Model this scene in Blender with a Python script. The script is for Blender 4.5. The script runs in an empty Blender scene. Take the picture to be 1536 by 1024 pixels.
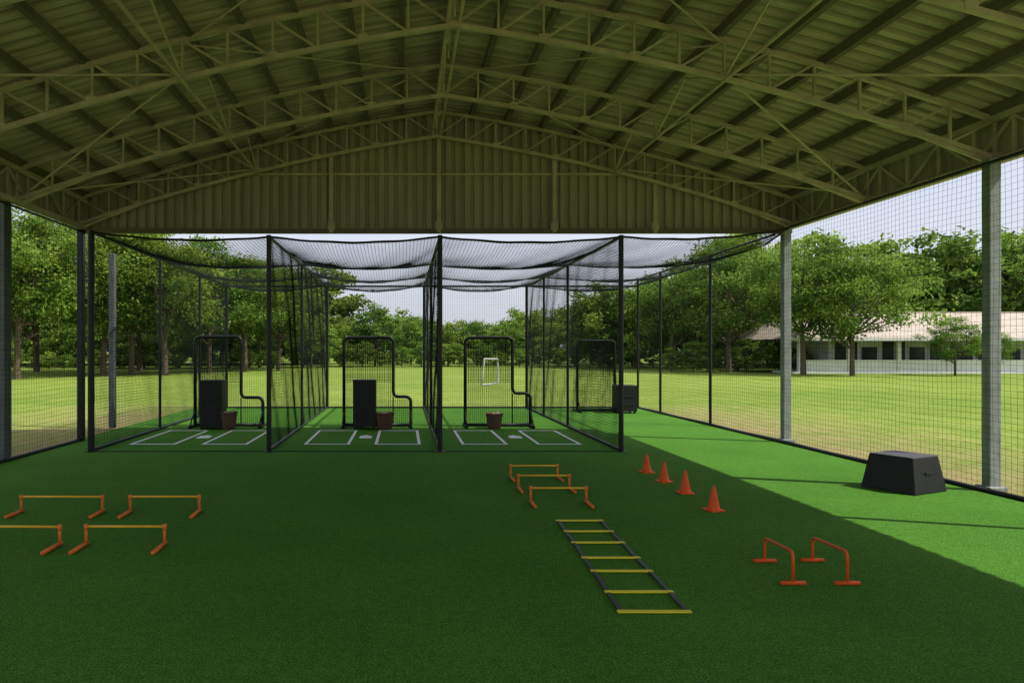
import bpy, math, random
import numpy as np
from mathutils import Vector
random.seed(7); rng=np.random.default_rng(11)
scn=bpy.context.scene
scn.view_settings.view_transform='Standard'
scn.view_settings.look='None'
scn.view_settings.exposure=0

# ------------------------------------------------------------ materials
def mat(name,col,rough=.7,var=.25,scale=6,bump=0,bscale=60,metal=0,spec=.3,col2=None,stretch=None):
    m=bpy.data.materials.new(name); m.use_nodes=True
    nt=m.node_tree; N=nt.nodes; L=nt.links
    b=N['Principled BSDF']
    b.inputs['Roughness'].default_value=rough
    b.inputs['Metallic'].default_value=metal
    b.inputs['Specular IOR Level'].default_value=spec
    tc=N.new('ShaderNodeTexCoord')
    src=tc.outputs['Object']
    if stretch:
        mp=N.new('ShaderNodeMapping'); mp.inputs['Scale'].default_value=stretch
        L.new(src,mp.inputs['Vector']); src=mp.outputs['Vector']
    n=N.new('ShaderNodeTexNoise'); n.inputs['Scale'].default_value=scale
    n.inputs['Detail'].default_value=6; n.inputs['Roughness'].default_value=.65
    L.new(src,n.inputs['Vector'])
    r=N.new('ShaderNodeValToRGB')
    c2=col2 or tuple(min(1,c*(1+var)) for c in col)
    c1=tuple(c*(1-var) for c in col)
    r.color_ramp.elements[0].color=(*c1,1); r.color_ramp.elements[0].position=.3
    r.color_ramp.elements[1].color=(*c2,1); r.color_ramp.elements[1].position=.7
    L.new(n.outputs['Fac'],r.inputs['Fac']); L.new(r.outputs['Color'],b.inputs['Base Color'])
    if bump:
        n2=N.new('ShaderNodeTexNoise'); n2.inputs['Scale'].default_value=bscale; n2.inputs['Detail'].default_value=3
        L.new(src,n2.inputs['Vector'])
        bp=N.new('ShaderNodeBump'); bp.inputs['Strength'].default_value=bump; bp.inputs['Distance'].default_value=.02
        L.new(n2.outputs['Fac'],bp.inputs['Height']); L.new(bp.outputs['Normal'],b.inputs['Normal'])
    return m

def mixrgb(N,L,fac,a,b,mode='MIX'):
    mx=N.new('ShaderNodeMix'); mx.data_type='RGBA'; mx.blend_type=mode
    for s,v in ((mx.inputs[0],fac),(mx.inputs[6],a),(mx.inputs[7],b)):
        if hasattr(v,'is_output'): L.new(v,s)
        elif isinstance(v,tuple): s.default_value=(*v,1)
        else: s.default_value=v
    return mx.outputs[2]
def ramp(N,L,src,p0,c0,p1,c1):
    r=N.new('ShaderNodeValToRGB')
    r.color_ramp.elements[0].position=p0; r.color_ramp.elements[0].color=(*c0,1)
    r.color_ramp.elements[1].position=p1; r.color_ramp.elements[1].color=(*c1,1)
    L.new(src,r.inputs['Fac']); return r.outputs['Color']
def noise(N,L,vec,scale,detail=4,rough=.6):
    n=N.new('ShaderNodeTexNoise'); n.inputs['Scale'].default_value=scale
    n.inputs['Detail'].default_value=detail; n.inputs['Roughness'].default_value=rough
    L.new(vec,n.inputs['Vector']); return n.outputs['Fac']

def turf_mat():
    m=bpy.data.materials.new('turf'); m.use_nodes=True; N=m.node_tree.nodes; L=m.node_tree.links
    b=N['Principled BSDF']; b.inputs['Roughness'].default_value=.9; b.inputs['Specular IOR Level'].default_value=.04
    tc=N.new('ShaderNodeTexCoord'); v=tc.outputs['Object']
    fine=noise(N,L,v,70,4,.85); med=noise(N,L,v,14,4,.7); big=noise(N,L,v,.7,4,.6)
    c=ramp(N,L,fine,.38,(.022,.085,.012),.62,(.145,.375,.048))
    k=ramp(N,L,med,.3,(.76,.79,.76),.7,(1.16,1.13,1.16))
    c=mixrgb(N,L,1.0,c,k,'MULTIPLY')
    k2=ramp(N,L,big,.3,(.85,.88,.85),.7,(1.12,1.08,1.1))
    c=mixrgb(N,L,1.0,c,k2,'MULTIPLY')
    L.new(c,b.inputs['Base Color'])
    bp=N.new('ShaderNodeBump'); bp.inputs['Strength'].default_value=.6; bp.inputs['Distance'].default_value=.012
    L.new(fine,bp.inputs['Height']); L.new(bp.outputs['Normal'],b.inputs['Normal'])
    return m
def field_mat():
    m=bpy.data.materials.new('field_grass'); m.use_nodes=True; N=m.node_tree.nodes; L=m.node_tree.links
    b=N['Principled BSDF']; b.inputs['Roughness'].default_value=.95; b.inputs['Specular IOR Level'].default_value=.05
    tc=N.new('ShaderNodeTexCoord'); v=tc.outputs['Object']
    fine=noise(N,L,v,9,6,.8); med=noise(N,L,v,.8,5,.7); big=noise(N,L,v,.06,5,.6)
    c=ramp(N,L,fine,.35,(.15,.215,.036),.65,(.30,.37,.080))
    k=ramp(N,L,big,.35,(.75,.86,.7),.65,(1.12,1.1,1.1))
    c=mixrgb(N,L,1.0,c,k,'MULTIPLY')
    k=ramp(N,L,med,.35,(.78,.86,.76),.65,(1.15,1.08,1.1))
    c=mixrgb(N,L,1.0,c,k,'MULTIPLY')
    sp=N.new('ShaderNodeSeparateXYZ'); L.new(v,sp.inputs[0])
    def M(op,a,bb):
        q=N.new('ShaderNodeMath'); q.operation=op
        for i,t in enumerate((a,bb)):
            if t is None: continue
            if hasattr(t,'is_output'): L.new(t,q.inputs[i])
            else: q.inputs[i].default_value=t
        return q.outputs[0]
    ax=M('ABSOLUTE',M('SUBTRACT',sp.outputs[0],.5),None)
    ay=M('SUBTRACT',sp.outputs[1],18.)
    d=M('MAXIMUM',M('SUBTRACT',ax,7.1),ay)
    t=M('SUBTRACT',1.0,M('DIVIDE',d,6.0))
    t=M('MULTIPLY',t,.75)
    t=M('ADD',t,M('MULTIPLY',M('SUBTRACT',med,.5),2.0))
    tt=N.new('ShaderNodeClamp'); L.new(t,tt.inputs[0])
    # worn soil only close to the shed, never far out in the field
    far=M('SUBTRACT',1.0,M('DIVIDE',d,11.0)); fc=N.new('ShaderNodeClamp'); L.new(far,fc.inputs[0])
    fac=M('MULTIPLY',tt.outputs[0],fc.outputs[0])
    soil=ramp(N,L,fine,.3,(.24,.18,.085),.7,(.40,.32,.17))
    c=mixrgb(N,L,fac,c,soil)
    L.new(c,b.inputs['Base Color'])
    bp=N.new('ShaderNodeBump'); bp.inputs['Strength'].default_value=.5; bp.inputs['Distance'].default_value=.05
    L.new(fine,bp.inputs['Height']); L.new(bp.outputs['Normal'],b.inputs['Normal'])
    return m
def leaf_mat():
    m=bpy.data.materials.new('leaves'); m.use_nodes=True; N=m.node_tree.nodes; L=m.node_tree.links
    b=N['Principled BSDF']; b.inputs['Roughness'].default_value=.6; b.inputs['Specular IOR Level'].default_value=.12
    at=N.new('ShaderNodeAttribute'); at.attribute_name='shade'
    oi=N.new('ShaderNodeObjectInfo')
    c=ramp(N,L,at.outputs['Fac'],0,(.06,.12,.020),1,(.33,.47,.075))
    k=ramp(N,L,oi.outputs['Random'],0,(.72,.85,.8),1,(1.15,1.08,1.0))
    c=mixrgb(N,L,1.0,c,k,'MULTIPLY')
    L.new(c,b.inputs['Base Color'])
    tr=N.new('ShaderNodeBsdfTranslucent'); L.new(c,tr.inputs['Color'])
    mx=N.new('ShaderNodeMixShader'); mx.inputs[0].default_value=.42
    L.new(b.outputs[0],mx.inputs[1]); L.new(tr.outputs[0],mx.inputs[2])
    L.new(mx.outputs[0],N['Material Output'].inputs['Surface'])
    return m

M_turf=turf_mat(); M_field=field_mat(); M_leaf=leaf_mat()
M_bark=mat('bark',(.12,.09,.06),.9,.4,8,.6,30)
M_roof=mat('roof_sheet',(.56,.45,.40),.6,.42,1.1,0,stretch=(.35,9,1))
M_steel=mat('painted_steel',(.54,.44,.37),.55,.25,3)
M_purlin=mat('purlin_steel',(.17,.145,.115),.6,.22,3)
M_clad=mat('wall_cladding',(.38,.33,.275),.6,.2,1.5,stretch=(4,1,.4))
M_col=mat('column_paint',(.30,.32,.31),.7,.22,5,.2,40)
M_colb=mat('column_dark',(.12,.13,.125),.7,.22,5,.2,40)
M_black=mat('black_tube',(.012,.013,.013),.4,.3,8)
M_net=mat('net_cord',(.012,.015,.014),.9,.2,8,spec=.1)
M_pad=mat('black_vinyl',(.013,.013,.014),.5,.3,6,.15,30)
M_padtop=mat('vinyl_top',(.075,.07,.08),.5,.3,9,.15,30)
M_white=mat('white_line',(.82,.84,.81),.8,.1,40,.3,90)
M_orange=mat('orange_plastic',(.88,.21,.035),.4,.12,10)
M_red=mat('red_plastic',(.88,.115,.02),.45,.12,10,spec=.2)
M_amber=mat('amber_plastic',(.90,.52,.04),.4,.1,10)
M_yellow=mat('yellow_plastic',(.85,.74,.03),.45,.1,10)
M_wick=mat('wicker',(.13,.075,.045),.8,.4,30,.6,80)
M_ball=mat('ball_leather',(.45,.40,.32),.6,.2,20)
M_tile=mat('tile_roof',(.47,.40,.33),.8,.22,2,.3,12)
M_wall=mat('plaster',(.78,.77,.74),.85,.1,2)
M_dark=mat('dark_glass',(.02,.024,.024),.3,.3,2)

# ------------------------------------------------------------ mesh builder
class B:
    def __init__(s): s.v=[];s.f=[];s.m=[];s.mats=[];s.n=0
    def mi(s,m):
        if m not in s.mats: s.mats.append(m)
        return s.mats.index(m)
    def add(s,vs,fs,m):
        o=s.n; s.v.extend([tuple(map(float,p)) for p in vs]); s.n+=len(vs)
        i=s.mi(m)
        for f in fs: s.f.append(tuple(int(k)+o for k in f)); s.m.append(i)
    def box(s,c,d,m,top=1.0,rz=0):
        x,y,z=[k/2 for k in d]; vs=[]
        for sz in (-1,1):
            t=top if sz>0 else 1
            for a,b in ((-1,-1),(1,-1),(1,1),(-1,1)):
                px,py=a*x*t,b*y*t
                vs.append((c[0]+px*math.cos(rz)-py*math.sin(rz),c[1]+px*math.sin(rz)+py*math.cos(rz),c[2]+sz*z))
        s.add(vs,[(3,2,1,0),(4,5,6,7),(0,1,5,4),(1,2,6,5),(2,3,7,6),(3,0,4,7)],m)
    def bar(s,p,q,a,b,m):
        p=Vector(p);q=Vector(q);d=(q-p).normalized()
        up=Vector((0,0,1)) if abs(d.z)<.95 else Vector((0,1,0))
        r=d.cross(up).normalized(); u=r.cross(d)
        vs=[]
        for e in (p,q):
            for i,j in ((-1,-1),(1,-1),(1,1),(-1,1)): vs.append(e+r*i*a/2+u*j*b/2)
        s.add(vs,[(3,2,1,0),(4,5,6,7),(0,1,5,4),(1,2,6,5),(2,3,7,6),(3,0,4,7)],m)
    def tube(s,pts,r,m,n=10,caps=True,closed=False):
        pts=[Vector(p) for p in pts]; rs=r if isinstance(r,(list,tuple)) else [r]*len(pts)
        k=len(pts); vs=[]; prev=None
        for i,p in enumerate(pts):
            if closed: d=(pts[(i+1)%k]-pts[i-1]).normalized()
            else: d=(pts[min(i+1,k-1)]-pts[max(i-1,0)]).normalized()
            if prev is None:
                up=Vector((0,0,1)) if abs(d.z)<.9 else Vector((1,0,0)); a=d.cross(up).normalized()
            else: a=(prev-d*prev.dot(d)).normalized()
            prev=a; b=d.cross(a)
            for j in range(n):
                t=2*math.pi*j/n; vs.append(p+(a*math.cos(t)+b*math.sin(t))*rs[i])
        fs=[]
        for i in range(k if closed else k-1):
            i2=(i+1)%k
            for j in range(n): fs.append((i*n+j,i*n+(j+1)%n,i2*n+(j+1)%n,i2*n+j))
        if caps and not closed:
            fs.append(tuple(range(n))[::-1]); fs.append(tuple((k-1)*n+j for j in range(n)))
        s.add(vs,fs,m)
    def net(s,P,nu,nv,su,sv,w,m,off_n):
        n=np.array(off_n,float)*w/2
        def strands(curves,side):
            for c in curves:
                k=len(c); o=[n,side*.87-n*.5,-side*.87-n*.5]
                vs=np.concatenate([c+q for q in o])
                fs=[]
                for j in range(3):
                    j2=(j+1)%3
                    for i in range(k-1): fs.append((j*k+i,j*k+i+1,j2*k+i+1,j2*k+i))
                s.add(vs,fs,m)
        uu=np.linspace(0,1,su+1); vv=np.linspace(0,1,sv+1)
        dv=P(np.array([.5]),np.array([1.]))[0]-P(np.array([.5]),np.array([0.]))[0]; dv/=np.linalg.norm(dv)
        du=P(np.array([1.]),np.array([.5]))[0]-P(np.array([0.]),np.array([.5]))[0]; du/=np.linalg.norm(du)
        strands([P(uu,np.full_like(uu,j/nv)) for j in range(nv+1)],dv*w/2)
        strands([P(np.full_like(vv,i/nu),vv) for i in range(nu+1)],du*w/2)
    def obj(s,name,parent=None,smooth=False,bevel=0,loc=None,rz=0):
        me=bpy.data.meshes.new(name); me.from_pydata(s.v,[],s.f)
        for q in s.mats: me.materials.append(q)
        me.polygons.foreach_set('material_index',s.m)
        if smooth: me.polygons.foreach_set('use_smooth',[True]*len(s.f))
        me.update()
        o=bpy.data.objects.new(name,me); scn.collection.objects.link(o)
        if parent: o.parent=parent
        if loc: o.location=loc
        o.rotation_euler[2]=rz
        if bevel:
            md=o.modifiers.new('bevel','BEVEL'); md.width=bevel; md.segments=3
        return o
def empty(name,loc=(0,0,0)):
    e=bpy.data.objects.new(name,None); e.location=loc; scn.collection.objects.link(e); return e
def rounded(pts,r,closed=False,seg=5):
    pts=[Vector(p) for p in pts]; out=[]; k=len(pts)
    for i,p in enumerate(pts):
        if not closed and i in (0,k-1): out.append(p); continue
        a=pts[i-1]; b=pts[(i+1)%k]
        ra=min(r,(a-p).length*.45); rb=min(r,(b-p).length*.45)
        A=p+(a-p).normalized()*ra; C=p+(b-p).normalized()*rb
        for j in range(seg+1):
            t=j/seg; out.append(A*(1-t)**2+p*2*t*(1-t)+C*t*t)
    return out

# ------------------------------------------------------------ ground
b=B()
g=1500
b.add([(-g,-g,-.03),(g,-g,-.03),(g,g,-.03),(-g,g,-.03)],[(0,1,2,3)],M_field); b.obj('grass_field')
b=B()
b.box((.45,8.6,-.012),(14.3,25.4,.024),M_turf); b.obj('artificial_turf')

# ------------------------------------------------------------ shed
XL,XR,XC=-6.5,7.75,.66
HALF=7.15
YG=13.6; YB=-1.6
def zc(x):           # lower chord height
    u=min(abs(x-XC)/HALF,1.08); return 6.1-1.75*(.60*u+.40*u*u)
DEP=.50
def zr(x): return zc(x)+DEP+.16
shed=empty('open_sided_shed')
b=B()
xs=np.concatenate([np.linspace(XC-HALF-.35,XC,20),np.linspace(XC,XC+HALF+.30,20)[1:]])
ys=[];hs=[]; y=YB
while y<14.3:
    for dy,h in ((0,0),(.105,0),(.125,.08),(.18,.08),(.20,0)):
        ys.append(y+dy); hs.append(h)
    y+=.2001
vs=[(x,yy,zr(x)+h) for yy,h in zip(ys,hs) for x in xs]
nx=len(xs); fs=[(i*nx+j,i*nx+j+1,(i+1)*nx+j+1,(i+1)*nx+j) for i in range(len(ys)-1) for j in range(nx-1)]
b.add(vs,fs,M_roof); b.obj('roof',shed)
b=B()
YM=(YB+14.15)/2; YLn=14.15-YB
for k in range(-10,11):
    x=XC+k*.70
    if abs(k)==10: x=XC+math.copysign(7.08,k)
    z=zr(x)-.075
    b.box((x,YM,z),(.05,YLn,.13),M_purlin)
    b.box((x+.04,YM,z-.06),(.035,YLn,.012),M_purlin)
b.obj('purlins',shed)
b=B()
TY=[13.35,11.2,8.8,6.4,4.0,1.6,-.8]
NP=24
for ty in TY:
    X=[XC-HALF+2*HALF*i/NP for i in range(NP+1)]
    for i in range(NP):
        x0,x1=X[i],X[i+1]
        for dz,t in ((0,.058),(DEP,.058)):
            b.bar((x0,ty,zc(x0)+dz),(x1,ty,zc(x1)+dz),t,t,M_steel)
        if i<NP//2: p,q=(x0,ty,zc(x0)+DEP),(x1,ty,zc(x1))
        else: p,q=(x0,ty,zc(x0)),(x1,ty,zc(x1)+DEP)
        b.bar(p,q,.028,.028,M_steel)
    for i in range(0,NP+1): b.bar((X[i],ty+.002,zc(X[i])),(X[i],ty+.002,zc(X[i])+DEP),.032,.032,M_steel)
    for i in range(0,NP+1,2): b.box((X[i],ty-.034,zc(X[i])+.02),(.13,.008,.10),M_steel)
b.obj('trusses',shed)
b=B()
for dx in (-.08,.08):
    b.tube([(XC+dx,YB,zc(XC)+.03),(XC+dx,13.5,zc(XC)+.03)],.024,M_steel,8)
b.tube([(XC,YB,zc(XC)+DEP-.04),(XC,13.5,zc(XC)+DEP-.04)],.03,M_steel,8)
yy=13.35
while yy>-1:
    b.bar((XC,yy,zc(XC)),(XC,yy-.6,zc(XC)+DEP),.026,.026,M_steel); b.bar((XC,yy-.6,zc(XC)+DEP),(XC,yy-1.2,zc(XC)),.026,.026,M_steel); yy-=1.2
for fx in (-.5,.5):
    x=XC+fx*HALF
    b.tube([(x,YB,zc(x)-.03),(x,13.4,zc(x)-.03)],.024,M_steel,8)
    for i in range(len(TY)-1):
        b.bar((x,TY[i],zc(x)),(x,(TY[i]+TY[i+1])/2,zc(x)+DEP),.026,.026,M_steel)
        b.bar((x,(TY[i]+TY[i+1])/2,zc(x)+DEP),(x,TY[i+1],zc(x)),.026,.026,M_steel)
for s_ in (-1,1):
    for i in range(0,len(TY)-1):
        xa=XC+s_*HALF*.5; xb=XC+s_*HALF*.98
        a=(TY[i],TY[i+1]) if i%2==0 else (TY[i+1],TY[i])
        b.tube([(xa,a[0],zc(xa)+.05),(xb,a[1],zc(xb)+.05)],.016,M_steel,6)
        xa2=XC+s_*HALF*.04
        b.tube([(xa2,a[1],zc(xa2)+DEP-.05),(xa,a[0],zc(xa)+DEP-.05)],.013,M_steel,6)
for s_ in (-1,1):
    xe=XC+s_*(HALF-.1)
    for ty in TY:
        x=XC+s_*HALF*.80
        b.bar((xe,ty,4.30),(x,ty,zc(x)),.04,.04,M_steel)
b.obj('roof_bracing',shed)
b=B()
for xe,s_ in ((XC-HALF+.02,-1),(XC+HALF-.02,1)):
    ym=(YB+13.55)/2
    for z in (4.30,4.86): b.box((xe,ym,z),(.10,13.55-YB,.09),M_steel)
    yy=13.3;k=0
    while yy>YB+.6:
        b.bar((xe,yy,4.34),(xe,yy,4.82),.035,.035,M_steel)
        b.bar((xe,yy,4.34 if k%2 else 4.82),(xe,yy-.6,4.82 if k%2 else 4.34),.03,.03,M_steel)
        yy-=.6;k+=1
    yy=YB; pts=[]
    while yy<13.6:
        for dy,h in ((0,0),(.10,0),(.12,.02),(.17,.02)): pts.append((yy+dy,h))
        yy+=.19
    xo=xe+s_*.075
    vs=[(xo+s_*h,p,z) for p,h in pts for z in (4.27,5.0)]
    b.add(vs,[(2*i,2*i+1,2*i+3,2*i+2) for i in range(len(pts)-1)],M_clad)
b.obj('eave_girders',shed)
b=B()
pts=[];x=XL-.05
while x<XR+.05:
    for dx,h in ((0,0),(.11,0),(.122,.055),(.183,.055),(.195,0)): pts.append((x+dx,h))
    x+=.1951
vs=[];fs=[]
for px,h in pts: vs+= [(px,YG+h,4.26),(px,YG+h,zr(px)+.0)]
b.add(vs,[(2*i,2*i+1,2*i+3,2*i+2) for i in range(len(pts)-1)],M_clad)
b.box((.63,YG-.05,4.24),(14.5,.10,.09),M_purlin)
b.box((.63,YG-.03,5.40),(7.6,.05,.05),M_steel)
for x in (-1.46,.72,3.06,5.1):
    b.box((x,YG-.09,(4.2+zc(x))/2),(.08,.07,zc(x)-4.2),M_steel)
    b.box((x,YG-.11,4.34),(.15,.012,.16),M_steel)
b.obj('gable_wall',shed)
b=B()
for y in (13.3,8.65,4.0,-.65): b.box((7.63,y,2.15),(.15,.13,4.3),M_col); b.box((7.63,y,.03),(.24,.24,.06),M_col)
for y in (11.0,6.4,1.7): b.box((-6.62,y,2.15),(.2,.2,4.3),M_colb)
b.box((-6.5,13.45,2.15),(.12,.12,4.3),M_black)
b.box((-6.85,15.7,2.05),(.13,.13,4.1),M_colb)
b.tube([(7.6,6.4,0),(7.6,6.4,4.28)],.05,M_col)
b.obj('columns',shed,bevel=.012)

# ------------------------------------------------------------ perimeter nets
def wallnet(b,x,y0,y1,z0,z1,sp,w,amp=.02,seed=0):
    def P(u,v):
        y=y0+(y1-y0)*u; z=z0+(z1-z0)*v
        xx=x+amp*np.sin(y*1.9+seed)*np.sin(v*math.pi)+amp*.5*np.sin(y*4.7+z*2+seed)
        return np.stack([xx,y+0*xx,z+.012*np.sin(y*3+v*4)],1)
    b.net(P,round((y1-y0)/sp),round((z1-z0)/sp),round((y1-y0)/.5),8,w,M_net,(1,0,0))
b=B(); wallnet(b,7.48,1.5,13.4,.03,4.26,.080,.0036); wallnet(b,7.46,13.4,21.2,.03,4.08,.080,.0044)
b.tube([(7.46,y,.03+.006*math.sin(y*2)) for y in np.linspace(0,21.2,40)],.032,M_black,8)
b.tube([(7.46,0,4.2),(7.46,13.4,4.2)],.022,M_black,8); b.tube([(7.46,13.4,4.15),(7.46,21.2,4.08)],.025,M_black,8)
for y,r in ((16.2,.035),(19.35,.035),(21.2,.035)): b.tube([(7.46,y,0),(7.46,y,4.12)],r,M_black)
b.obj('perimeter_net')
b=B(); wallnet(b,-6.5,5,13.4,.03,4.26,.082,.0042,seed=2)
b.tube([(-6.5,5,.03),(-6.5,13.4,.03)],.03,M_black,8); b.tube([(-6.5,5,4.22),(-6.5,13.4,4.22)],.022,M_black,8)
b.obj('perimeter_net')

# ------------------------------------------------------------ batting cage
cage=empty('batting_cage')
PX=[-5.62,-2.42,.66,3.92,7.44]
Y0,Y1=12.0,21.2
HT=[3.95,3.86,3.86,3.86,4.0]
b=B()
for i,x in enumerate(PX[:4]):
    r=.058 if i==0 else .044
    b.tube([(x,Y0,0),(x,Y0,HT[i]+.03)],r,M_black,12)
    b.tube([(x,Y0,0),(x,Y0,.012)],.1,M_black,12)
    mids=(15.4,18.4) if i==0 else (15.9,18.6) if i==3 else (15.9,)
    for y in mids: b.tube([(x,y,0),(x,y,3.86)],.032,M_black)
    b.tube([(x,Y1,0),(x,Y1,3.88)],.045,M_black)
    b.tube([(x,Y0,HT[i]),(x,Y1,3.86)],.03,M_black)
    b.tube([(x,Y0,.03),(x,Y1,.03)],.028,M_black)
b.tube([(PX[0],Y1,3.87),(PX[4],Y1,3.87)],.032,M_black)
b.tube([(PX[0],Y1,.03),(PX[4],Y1,.03)],.025,M_black)
b.tube([(PX[0],Y0,.008),(PX[3],Y0,.008)],.009,M_black,6)
b.obj('frame',cage,smooth=False)
# the front edge of the last bay is pulled back from the perimeter net to a tie point
def warp(x,y):
    pull=.52*np.clip(1-(y-Y0)/1.7,0,1)
    return np.where(x>PX[3],x-pull*(x-PX[3])/(PX[4]-PX[3]),x)
def sagz(x,y):
    x=np.asarray(x,float); y=np.asarray(y,float)
    z=np.interp(x,PX,HT)
    t=(y-Y0)/(Y1-Y0); z=z*(1-t)+3.86*t
    bayx=np.zeros_like(x)
    for i in range(4):
        m=(x>=PX[i])&(x<=PX[i+1]); u=(x-PX[i])/(PX[i+1]-PX[i]); bayx=np.where(m,4*u*(1-u),bayx)
    yb=np.where(y<15.9,(y-Y0)/(15.9-Y0),np.where(y<18.6,(y-15.9)/2.7,(y-18.6)/2.6)); yb=np.clip(yb,0,1)
    bayy=4*yb*(1-yb)
    return z-bayx*(.10+.17*bayy)+.006*np.sin(x*7+y*3)
b=B()
for i in range(4):
    for y in (Y0,15.9,18.6):
        xx=np.linspace(PX[i],PX[i+1],17); r=.022 if y==Y0 else .016
        b.tube([(float(warp(a,y)),y,float(sagz(a,y))) for a in xx],r,M_black,6)
b.tube([(PX[4]-.52,Y0,4.0),(PX[4],Y0+1.7,4.0)],.018,M_black,6)
b.tube([(PX[4]-.52,Y0,4.0),(7.46,13.2,4.2)],.01,M_black,6)
b.obj('ropes',cage)
b=B()
def PR(u,v):
    x=PX[0]+(PX[4]-PX[0])*u; y=Y0+(Y1-Y0)*v
    return np.stack([warp(x,y),y,sagz(x,y)],1)
b.net(PR,200,130,64,28,.0075,M_net,(0,0,1))
b.obj('roof_net',cage)
b=B()
for i,x in enumerate(PX[:4]):
    def PW(u,v,x=x,i=i):
        y=Y0+(Y1-Y0)*u; top=HT[i]*(1-u)+3.86*u; z=.03+(top-.03)*v
        xx=x+.035*np.sin(y*2.3+i)*np.sin(v*math.pi)+.015*np.sin(y*6+z*3)
        return np.stack([xx,y,z],1)
    b.net(PW,155,66,26,8,.0066,M_net,(1,0,0))
def PB(u,v):
    x=PX[0]+(PX[4]-PX[0])*u; z=.03+3.83*v
    return np.stack([x,Y1+.03*np.sin(x*2)*np.sin(v*math.pi),z],1)
b.net(PB,180,53,26,6,.006,M_net,(0,1,0))
b.obj('wall_nets',cage)

# ------------------------------------------------------------ painted batters boxes
def boxline(b,x0,x1,y0,y1,w=.06,wy=.09,z=.005):
    def q(a,c,d,e): b.add([(a,d,z),(c,d,z),(c,e,z),(a,e,z)],[(0,1,2,3)],M_white)
    q(x0,x1,y0,y0+wy); q(x0,x1,y1-wy,y1); q(x0,x0+w,y0+wy,y1-wy); q(x1-w,x1,y0+wy,y1-wy)
for (a0,a1,c0,c1,pl) in ((-5.32,-4.42,-3.92,-3.02,-4.17),(-1.93,-1.04,-.56,.34,-.79),(1.13,2.03,2.60,3.46,2.34)):
    b=B(); boxline(b,a0,a1,12.9,15.2); boxline(b,c0,c1,12.9,15.2); b.obj('batters_box_lines')
    b=B()
    px=[(-.13,-.2),(.13,-.2),(.13,.1),(0,.26),(-.13,.1)]
    vs=[(pl+u,14.0+v,.004) for u,v in px]+[(pl+u*.94,14.0+v*.94,.016) for u,v in px]
    b.add(vs,[(5,6,7,8,9)]+[(i,(i+1)%5,5+(i+1)%5,5+i) for i in range(5)],M_white); b.obj('home_plate')

# ------------------------------------------------------------ L screens
def netrect(b,x0,x1,z0,z1,y,sp=.05,w=.008):
    def P(u,v): 
        x=x0+(x1-x0)*u; z=z0+(z1-z0)*v; return np.stack([x,y+.03*np.sin(u*math.pi)*np.sin(v*math.pi),z],1)
    b.net(P,max(2,round((x1-x0)/sp)),max(2,round((z1-z0)/sp)),5,8,w,M_net,(0,1,0))
def lscreen(x,y,w,h,w2,h2,rz=0):
    b=B(); r=.04
    pts=[(0,0,.05),(0,0,h),(w,0,h),(w,0,h2),(w2,0,h2),(w2,0,.05)] if w2>w else [(0,0,.05),(0,0,h),(w,0,h),(w,0,.05)]
    W=max(w,w2)
    b.tube(rounded(pts,.14),r,M_black,10)
    b.tube([(-.02,0,.05),(W+.02,0,.05)],r,M_black,10)
    for xx in (0,W): 
        b.tube([(xx,-.45,.035),(xx,.45,.035)],.032,M_black,10)
        b.tube([(xx,-.40,.05),(xx,0,.42)],.018,M_black,8)
    netrect(b,.02,w-.02,.07,h-.03,0)
    netrect(b,.03,w-.03,h*.5,h-.04,.05,.06,.008)
    if w2>w: netrect(b,w,w2-.02,.07,h2-.03,0); b.tube([(w,0,h2),(w,0,.05)],.014,M_black,8)
    return b.obj('pitching_screen',loc=(x,y,0),rz=rz,smooth=True)
lscreen(-4.98,15.95,1.10,2.15,1.62,.70)
lscreen(-1.42,15.95,1.18,2.13,1.60,.72)
lscreen(1.48,15.95,1.13,2.13,1.56,.80)
lscreen(5.22,20.0,1.12,2.12,0,0)
def padblock(x,y,w,d,h):
    b=B(); b.box((0,0,h/2+.03),(w,d,h-.06),M_pad); 
    b.box((0,0,h+.005),(w*.98,d*.98,.02),M_pad)
    for sx in (-1,1):
        for sy in (-1,1): b.box((sx*w*.4,sy*d*.4,.03),(.06,.06,.06),M_black)
    b.box((0,-d/2-.006,h*.62),(w*.72,.012,.03),M_pad)
    b.box((0,-d/2-.006,h*.32),(w*.72,.012,.03),M_pad)
    b.obj('padded_equipment_box',loc=(x,y,0),bevel=.015)
padblock(-4.45,15.6,.52,.45,1.12); padblock(-.90,15.6,.53,.45,1.13); padblock(6.5,19.6,.58,.5,.80)
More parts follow.
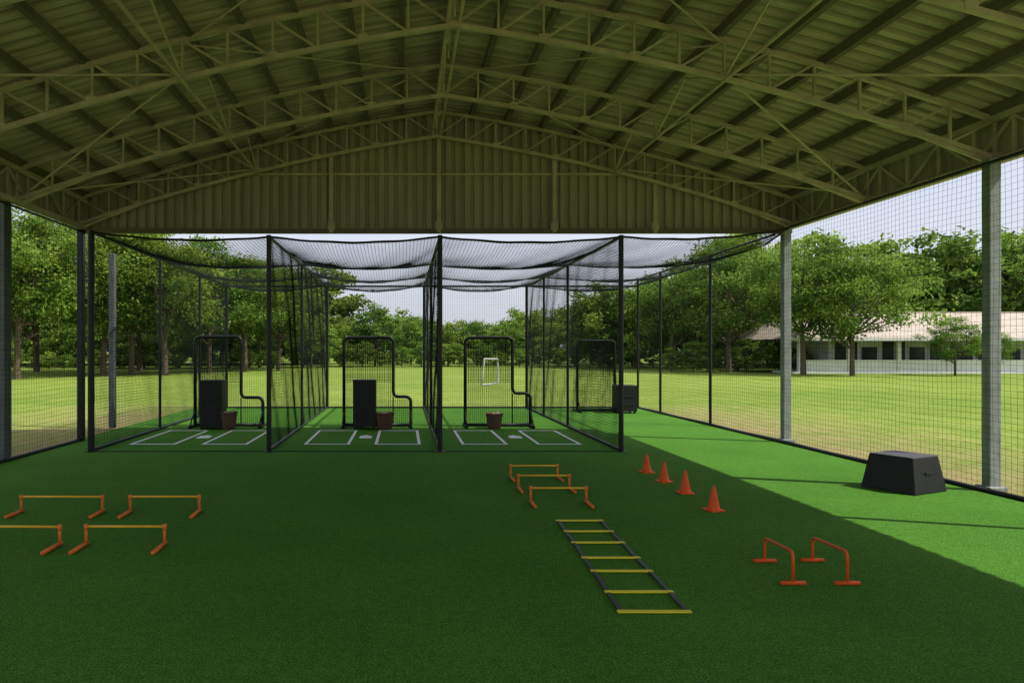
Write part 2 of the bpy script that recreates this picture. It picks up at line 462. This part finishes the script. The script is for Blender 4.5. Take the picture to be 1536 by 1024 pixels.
def basket(x,y,r,h):
    b=B(); n=20; rings=[]
    prof=[(0,.02),(.72,.0),(.76,.06)]+[(.76+.24*t+(.02 if k%2 else 0),.06+.9*t) for k,t in enumerate(np.linspace(.05,1,9))]+[(1.06,.97),(1.06,1.0),(.95,1.0),(.9,.8),(.7,.7),(0,.7)]
    vs=[];fs=[]
    for pr,pz in prof:
        for j in range(n): t=2*math.pi*j/n; vs.append((r*pr*math.cos(t),r*pr*math.sin(t),h*pz))
    for i in range(len(prof)-1):
        for j in range(n): fs.append((i*n+j,i*n+(j+1)%n,(i+1)*n+(j+1)%n,(i+1)*n+j))
    b.add(vs,fs,M_wick)
    for k in range(22):
        a=random.random()*6.28; q=r*.7*math.sqrt(random.random()); c=Vector((q*math.cos(a),q*math.sin(a),h*(.84+.12*random.random())))
        vs=[];fs=[];R=.038
        for i in range(5):
            for j in range(8): ph=math.pi*i/4; th=math.pi*j/4; vs.append(c+Vector((math.sin(ph)*math.cos(th),math.sin(ph)*math.sin(th),math.cos(ph)))*R)
        for i in range(4):
            for j in range(8): fs.append((i*8+j,(i+1)*8+j,(i+1)*8+(j+1)%8,i*8+(j+1)%8))
        b.add(vs,fs,M_ball)
    b.obj('ball_basket',loc=(x,y,0),smooth=True)
basket(-4.06,15.5,.20,.40); basket(-.44,15.5,.23,.38); basket(2.13,15.6,.2,.36)
b=B(); b.tube(rounded([(0,0,0),(.38,0,.04),(.38,0,.62),(.05,0,.62)],.02,closed=True),.022,M_white,8,closed=True)
b.tube([(.10,.01,.62),(.14,.02,.78)],.006,M_black,6);b.tube([(.33,.01,.62),(.33,.02,.78)],.006,M_black,6)
b.obj('strike_zone_frame',loc=(1.87,15.85,1.0),rz=.1)

# ------------------------------------------------------------ training equipment
def hurdle(x0,x1,y,h=.175,fl=.30,rz=0):
    b=B(); w=x1-x0
    b.tube([(-.015,0,h),(w+.015,0,h)],.0115,M_amber,10)
    for xx in (0,w):
        b.tube([(xx,0,.02),(xx,0,h+.012)],.0145,M_orange,10)
        b.tube([(xx,-fl,.019),(xx,.03,.019)],.0185,M_orange,12)
        b.tube([(xx,0,h-.035),(xx,0,h+.02)],.019,M_orange,10)
    b.obj('agility_hurdle',loc=(x0,y,0),rz=rz,smooth=True)
hurdle(-4.28,-3.37,7.47); hurdle(-3.06,-2.29,7.47,rz=.01); hurdle(-3.98,-3.19,6.2,rz=-.012); hurdle(-2.95,-2.22,6.2)
hurdle(1.53,2.20,9.5,rz=.015); hurdle(1.51,2.18,8.75); hurdle(1.52,2.18,7.95,rz=-.01)
def arch(x,ya,yb):
    b=B(); 
    b.tube(rounded([(0,0,.015),(0,0,.255),(.08,yb-ya,.21),(.08,yb-ya,.015)],.06),.0115,M_red,10)
    for xx,yy in ((0,0),(.08,yb-ya)): b.tube([(xx-.095,yy,.015),(xx+.095,yy,.015)],.0155,M_red,12)
    b.obj('arched_hurdle',loc=(x,ya,0),smooth=True)
arch(3.01,5.15,5.70); arch(3.43,5.15,5.72)
def cone(x,y,h=.28):
    b=B(); n=24; 
    b.box((0,0,.008),(.17,.17,.016),M_red)
    prof=[(.074,.016),(.068,.03),(.012,h),(.006,h),(.004,h-.01)]
    vs=[(r*math.cos(2*math.pi*j/n),r*math.sin(2*math.pi*j/n),z) for r,z in prof for j in range(n)]
    fs=[(i*n+j,i*n+(j+1)%n,(i+1)*n+(j+1)%n,(i+1)*n+j) for i in range(len(prof)-1) for j in range(n)]+[tuple((len(prof)-1)*n+j for j in range(n))]
    b.add(vs,fs,M_red); b.obj('training_cone',loc=(x,y,0),rz=random.random()*.4)
cone(3.63,9.94,.275);cone(3.61,9.23,.275);cone(3.59,8.49,.29);cone(3.52,7.56,.28)
b=B()
R=[(7.06,1.64,2.09),(6.64,1.625,2.07),(6.25,1.60,2.05),(5.79,1.575,2.03),(5.44,1.555,2.01),(4.97,1.525,1.985),(4.59,1.50,1.955)]
for k,(y,a,c) in enumerate(R):
    b.box(((a+c)/2,y,.013),(c-a+.05,.036,.010),M_yellow,rz=random.uniform(-.012,.012))
for side in (1,2):
    p=[]
    for k,(r0,r1) in enumerate(zip(R[:-1],R[1:])):
        for t in (0,.25,.5,.75): p.append((r0[side]*(1-t)+r1[side]*t+.004*math.sin(k*3+t*6),r0[0]*(1-t)+r1[0]*t,.011))
    p.append((R[-1][side],R[-1][0],.011))
    for i in range(len(p)-1): b.bar(p[i],p[i+1],.03,.006,M_black)
b.obj('agility_ladder')
b=B(); b.box((0,0,.225),(.68,.66,.44),M_pad,top=.80); b.box((0,0,.452),(.54,.525,.012),M_padtop)
b.box((0,-.31,.25),(.16,.012,.035),M_black)
b.obj('plyometric_box',loc=(6.56,8.75,0),bevel=.015,rz=math.radians(24))

# ------------------------------------------------------------ building
bd=empty('school_building')
b=B()
BX0,BX1,BY,BD=32.5,75,56.,9.
b.box(((BX0+BX1)/2+2,BY+BD/2,1.5),(BX1-BX0-4,BD-2.5,3.0),M_wall); b.obj('walls',bd)
b=B()
x=BX0+.3
while x<BX1:
    b.box((x,BY-.8,1.45),(.28,.28,2.9),M_wall)
    b.box((x+2.05,BY-.8,.55),(3.8,.12,1.1),M_wall)
    x+=4.1
b.box(((BX0+BX1)/2,BY+.3,.06),(BX1-BX0+1,3.0,.15),M_wall); b.obj('veranda',bd)
b=B(); x=BX0+5.5; k=0
while x<BX1-2:
    b.box((x,BY+1.22,1.85),(1.9,.06,1.6),M_dark); b.box((x+2.0,BY+1.22,1.12),(1.3,.06,2.1),M_dark)
    b.box((x,BY+1.18,1.85),(.05,.05,1.6),M_wall)
    x+=4.1
b.obj('windows_and_doors',bd)
b=B(); e0,e1=BX0-1.0,BX1+1; yf,yb_,ym=BY-1.7,BY+BD+1,BY+BD/2-.3
vs=[(e0,yf,2.85),(e1,yf,2.85),(e1-1,ym,5.3),(e0+4,ym,5.3),(e0,yb_,2.85),(e1,yb_,2.85)]
b.add(vs,[(0,1,2,3),(4,3,2,5),(0,3,4),(1,5,2)],M_tile)
b.add([(p[0],p[1],p[2]-.05) for p in (vs[0],vs[1],vs[5],vs[4])],[(0,1,2,3)],M_dark)
b.bar((e0,yf-.03,2.8),(e1,yf-.03,2.8),.05,.25,M_wall)
b.bar(vs[3],vs[2],.3,.15,M_tile); b.obj('roof',bd)

# ------------------------------------------------------------ trees
def tree_mesh(name,seed,H=10,cr=3.6,base=.28,ncl=60,per=150,ls=.24):
    r=np.random.default_rng(seed); R=random.Random(seed)
    b=B()
    lean=(R.uniform(-.4,.4),R.uniform(-.4,.4))
    tp=[(lean[0]*t*t*1.5,lean[1]*t*t*1.5,-.1+H*.72*t) for t in np.linspace(0,1,8)]
    b.tube(tp,[H*.018*(1-.75*t)+.02 for t in np.linspace(0,1,8)],M_bark,8,caps=False)
    cz=H*(base+1)/2; hz=H*(1-base)/2
    cl=[]
    for i in range(ncl):
        d=r.normal(size=3); d/=np.linalg.norm(d); q=r.uniform(.25,1)**.6
        c=np.array([d[0]*cr*q*.9,d[1]*cr*q*.9,cz+d[2]*hz*q*.88])
        c[:2]*= (1-.35*max(0,(c[2]-cz)/hz)**2); c[:2]*=(1+.13*r.normal())
        cl.append((c,H*r.uniform(.04,.11),q))
    for c,rad,q in cl[::3]:
        t=R.uniform(.35,.9); p0=Vector(tp[int(t*7)]); p1=Vector(c)
        if p1.z<p0.z+.2: p0=Vector(tp[3])
        mid=(p0+p1)/2+Vector((0,0,-.25+R.uniform(-.2,.3)))
        b.tube([p0,mid,p1],[H*.007,H*.005,H*.0015],M_bark,5,caps=False)
    nb=len(b.f); Vs=[]; sh=[]
    for c,rad,q in cl:
        n=int(per*(rad/(H*.08))**2)
        d=r.normal(size=(n,3)); d/=np.linalg.norm(d,axis=1)[:,None]
        rr=rad*(r.uniform(.15,1,n)**.5)*(1+.32*r.normal(size=n))
        P=c+d*rr[:,None]*np.array([1.2,1.2,.68])
        nrm=d*.7+r.normal(size=(n,3))*.6+np.array([0,0,.5]); nrm/=np.linalg.norm(nrm,axis=1)[:,None]
        a=np.cross(nrm,r.normal(size=(n,3))); a/=np.linalg.norm(a,axis=1)[:,None]; bb=np.cross(nrm,a)
        s=ls*r.uniform(.5,1.15,n)[:,None]
        quad=np.stack([P-a*s*.62,P-bb*s*.34+nrm*s*.08,P+a*s*.62,P+bb*s*.34+nrm*s*.08],1).reshape(-1,3)
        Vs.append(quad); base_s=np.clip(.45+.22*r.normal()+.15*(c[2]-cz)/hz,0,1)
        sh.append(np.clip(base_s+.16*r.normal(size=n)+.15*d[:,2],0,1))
    V=np.concatenate(Vs); S=np.concatenate(sh); n=len(S)
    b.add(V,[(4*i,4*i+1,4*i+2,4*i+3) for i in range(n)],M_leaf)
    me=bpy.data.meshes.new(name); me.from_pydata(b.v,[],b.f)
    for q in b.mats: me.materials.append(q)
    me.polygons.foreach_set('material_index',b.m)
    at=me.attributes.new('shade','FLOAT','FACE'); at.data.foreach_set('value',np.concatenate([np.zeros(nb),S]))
    me.update(); return me
T=[tree_mesh('tree_a',1,10,3.6,.24,95,140,.22),tree_mesh('tree_b',2,10,4.2,.20,105,130,.22),tree_mesh('tree_c',3,10,3.1,.28,85,150,.21),
   tree_mesh('tree_d',4,10,4.5,.16,110,125,.23)]
U=[tree_mesh('broad_a',5,10,5.2,.04,90,70,.42),tree_mesh('broad_b',6,10,6.0,.0,100,65,.44),tree_mesh('broad_c',8,10,4.6,.02,80,75,.42)]
def tree(x,y,h,k,rot=None,parent=None,sx=1):
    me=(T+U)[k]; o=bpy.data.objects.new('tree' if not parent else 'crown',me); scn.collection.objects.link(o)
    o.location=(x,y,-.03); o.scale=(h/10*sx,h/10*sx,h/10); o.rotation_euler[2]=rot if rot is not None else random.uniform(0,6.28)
    if parent: o.parent=parent
for x,y,h,k in ((-25.5,44,12.2,0),(-29.5,42,12.8,1),(-22.5,50,12.4,3),(-27,56,14,1),(-24.5,62,14,3),(-21.2,52,11.8,2),(-18.2,51,11.9,0),
                (-33,60,14,3),(-16.6,57,12,3),(-14.2,60,11,2),(-12.0,64,10.2,1),(-36,48,13,1),(-40,56,13,0),(-20.5,66,13,1),(-15.5,72,12,3),
                (-34,34,12,0),(-46,44,13,3)):
    tree(x,y,h,k)
for x,y,h,k in ((31.2,52,11.2,1),(28.3,58,12,3),(34.0,50.5,10.2,3),(31.5,63,13.6,1),(26.5,66,11.5,0),(41.8,50.5,4.6,3),(45.5,51.5,3.6,1)):
    tree(x,y,h,k)
dist=empty('distant_trees')
def dt(x,y,h,sx=1,k=None): tree(x,y,h,(4+random.randrange(3)) if k is None else k,parent=dist,sx=sx)
px=-62.
while px<62:
    x=px
    if -13<x<24: h=random.uniform(5.4,8.8)
    elif x>=24: h=random.uniform(9,12)
    else: h=random.uniform(10,14)
    dt(x,random.uniform(82,92),h,1.0); dt(x+2,random.uniform(95,104),h*1.1,1.1)
    px+=random.uniform(3.0,4.6)
for x in np.arange(23,38,3.2): dt(x+random.uniform(-1,1),random.uniform(70,76),random.uniform(8.5,10.5))
for x in np.arange(38,90,4.2): dt(x+random.uniform(-1,1),random.uniform(72,80),random.uniform(14,17.5))
for x in np.arange(-60,-9,3.5): dt(x+random.uniform(-1,1),random.uniform(72,80),random.uniform(3,9))
for x in np.arange(62,200,9): dt(x,95,15)
for x in np.arange(-200,-58,9): dt(x,90,14)
for x in np.arange(-60,60,2.3): dt(x,78+random.uniform(-1,2) if x>-14 else 68+random.uniform(0,4),random.uniform(1.6,3.2),1.3)
for x in np.arange(24,36,1.6): dt(x,58+random.uniform(0,4),random.uniform(1.8,3.2),1.2)

# ------------------------------------------------------------ light, sky, camera
sd=Vector((.73,-.22,1)).normalized()
sun=bpy.data.lights.new('sun','SUN'); sun.energy=4.8; sun.angle=math.radians(.55); sun.color=(1,.955,.86)
so=bpy.data.objects.new('sun',sun); scn.collection.objects.link(so); so.rotation_euler=(-sd).to_track_quat('-Z','Y').to_euler(); so.location=(20,-10,30)
w=bpy.data.worlds.new('World'); scn.world=w; w.use_nodes=True; N=w.node_tree.nodes; L=w.node_tree.links
sky=N.new('ShaderNodeTexSky'); sky.sky_type='NISHITA'; sky.sun_disc=False
sky.sun_elevation=math.asin(sd.z); sky.sun_rotation=math.atan2(sd.x,sd.y)
sky.air_density=1.0; sky.dust_density=3.0; sky.ozone_density=1.0
tc=N.new('ShaderNodeTexCoord'); mp=N.new('ShaderNodeMapping'); mp.inputs['Scale'].default_value=(1,1,3); L.new(tc.outputs['Generated'],mp.inputs['Vector'])
nf=noise(N,L,mp.outputs[0],2.2,6,.55)
hz=ramp(N,L,nf,.3,(.62,.62,.62),.7,(.9,.9,.9))
bw=N.new('ShaderNodeRGBToBW'); L.new(hz,bw.inputs[0])
cc=mixrgb(N,L,bw.outputs[0],sky.outputs[0],(5.7,5.9,6.7))
bg=N['Background']; bg.inputs['Strength'].default_value=.15; L.new(cc,bg.inputs['Color'])
cd=bpy.data.cameras.new('camera'); co=bpy.data.objects.new('camera',cd); scn.collection.objects.link(co)
co.location=(0,0,1.8); co.rotation_euler=(math.radians(90),0,0)
cd.sensor_width=36; cd.lens=36*1000/1536; cd.shift_x=(768-605)/1536; cd.shift_y=(527-512)/1536; cd.clip_end=4000; cd.clip_start=.05
scn.camera=co
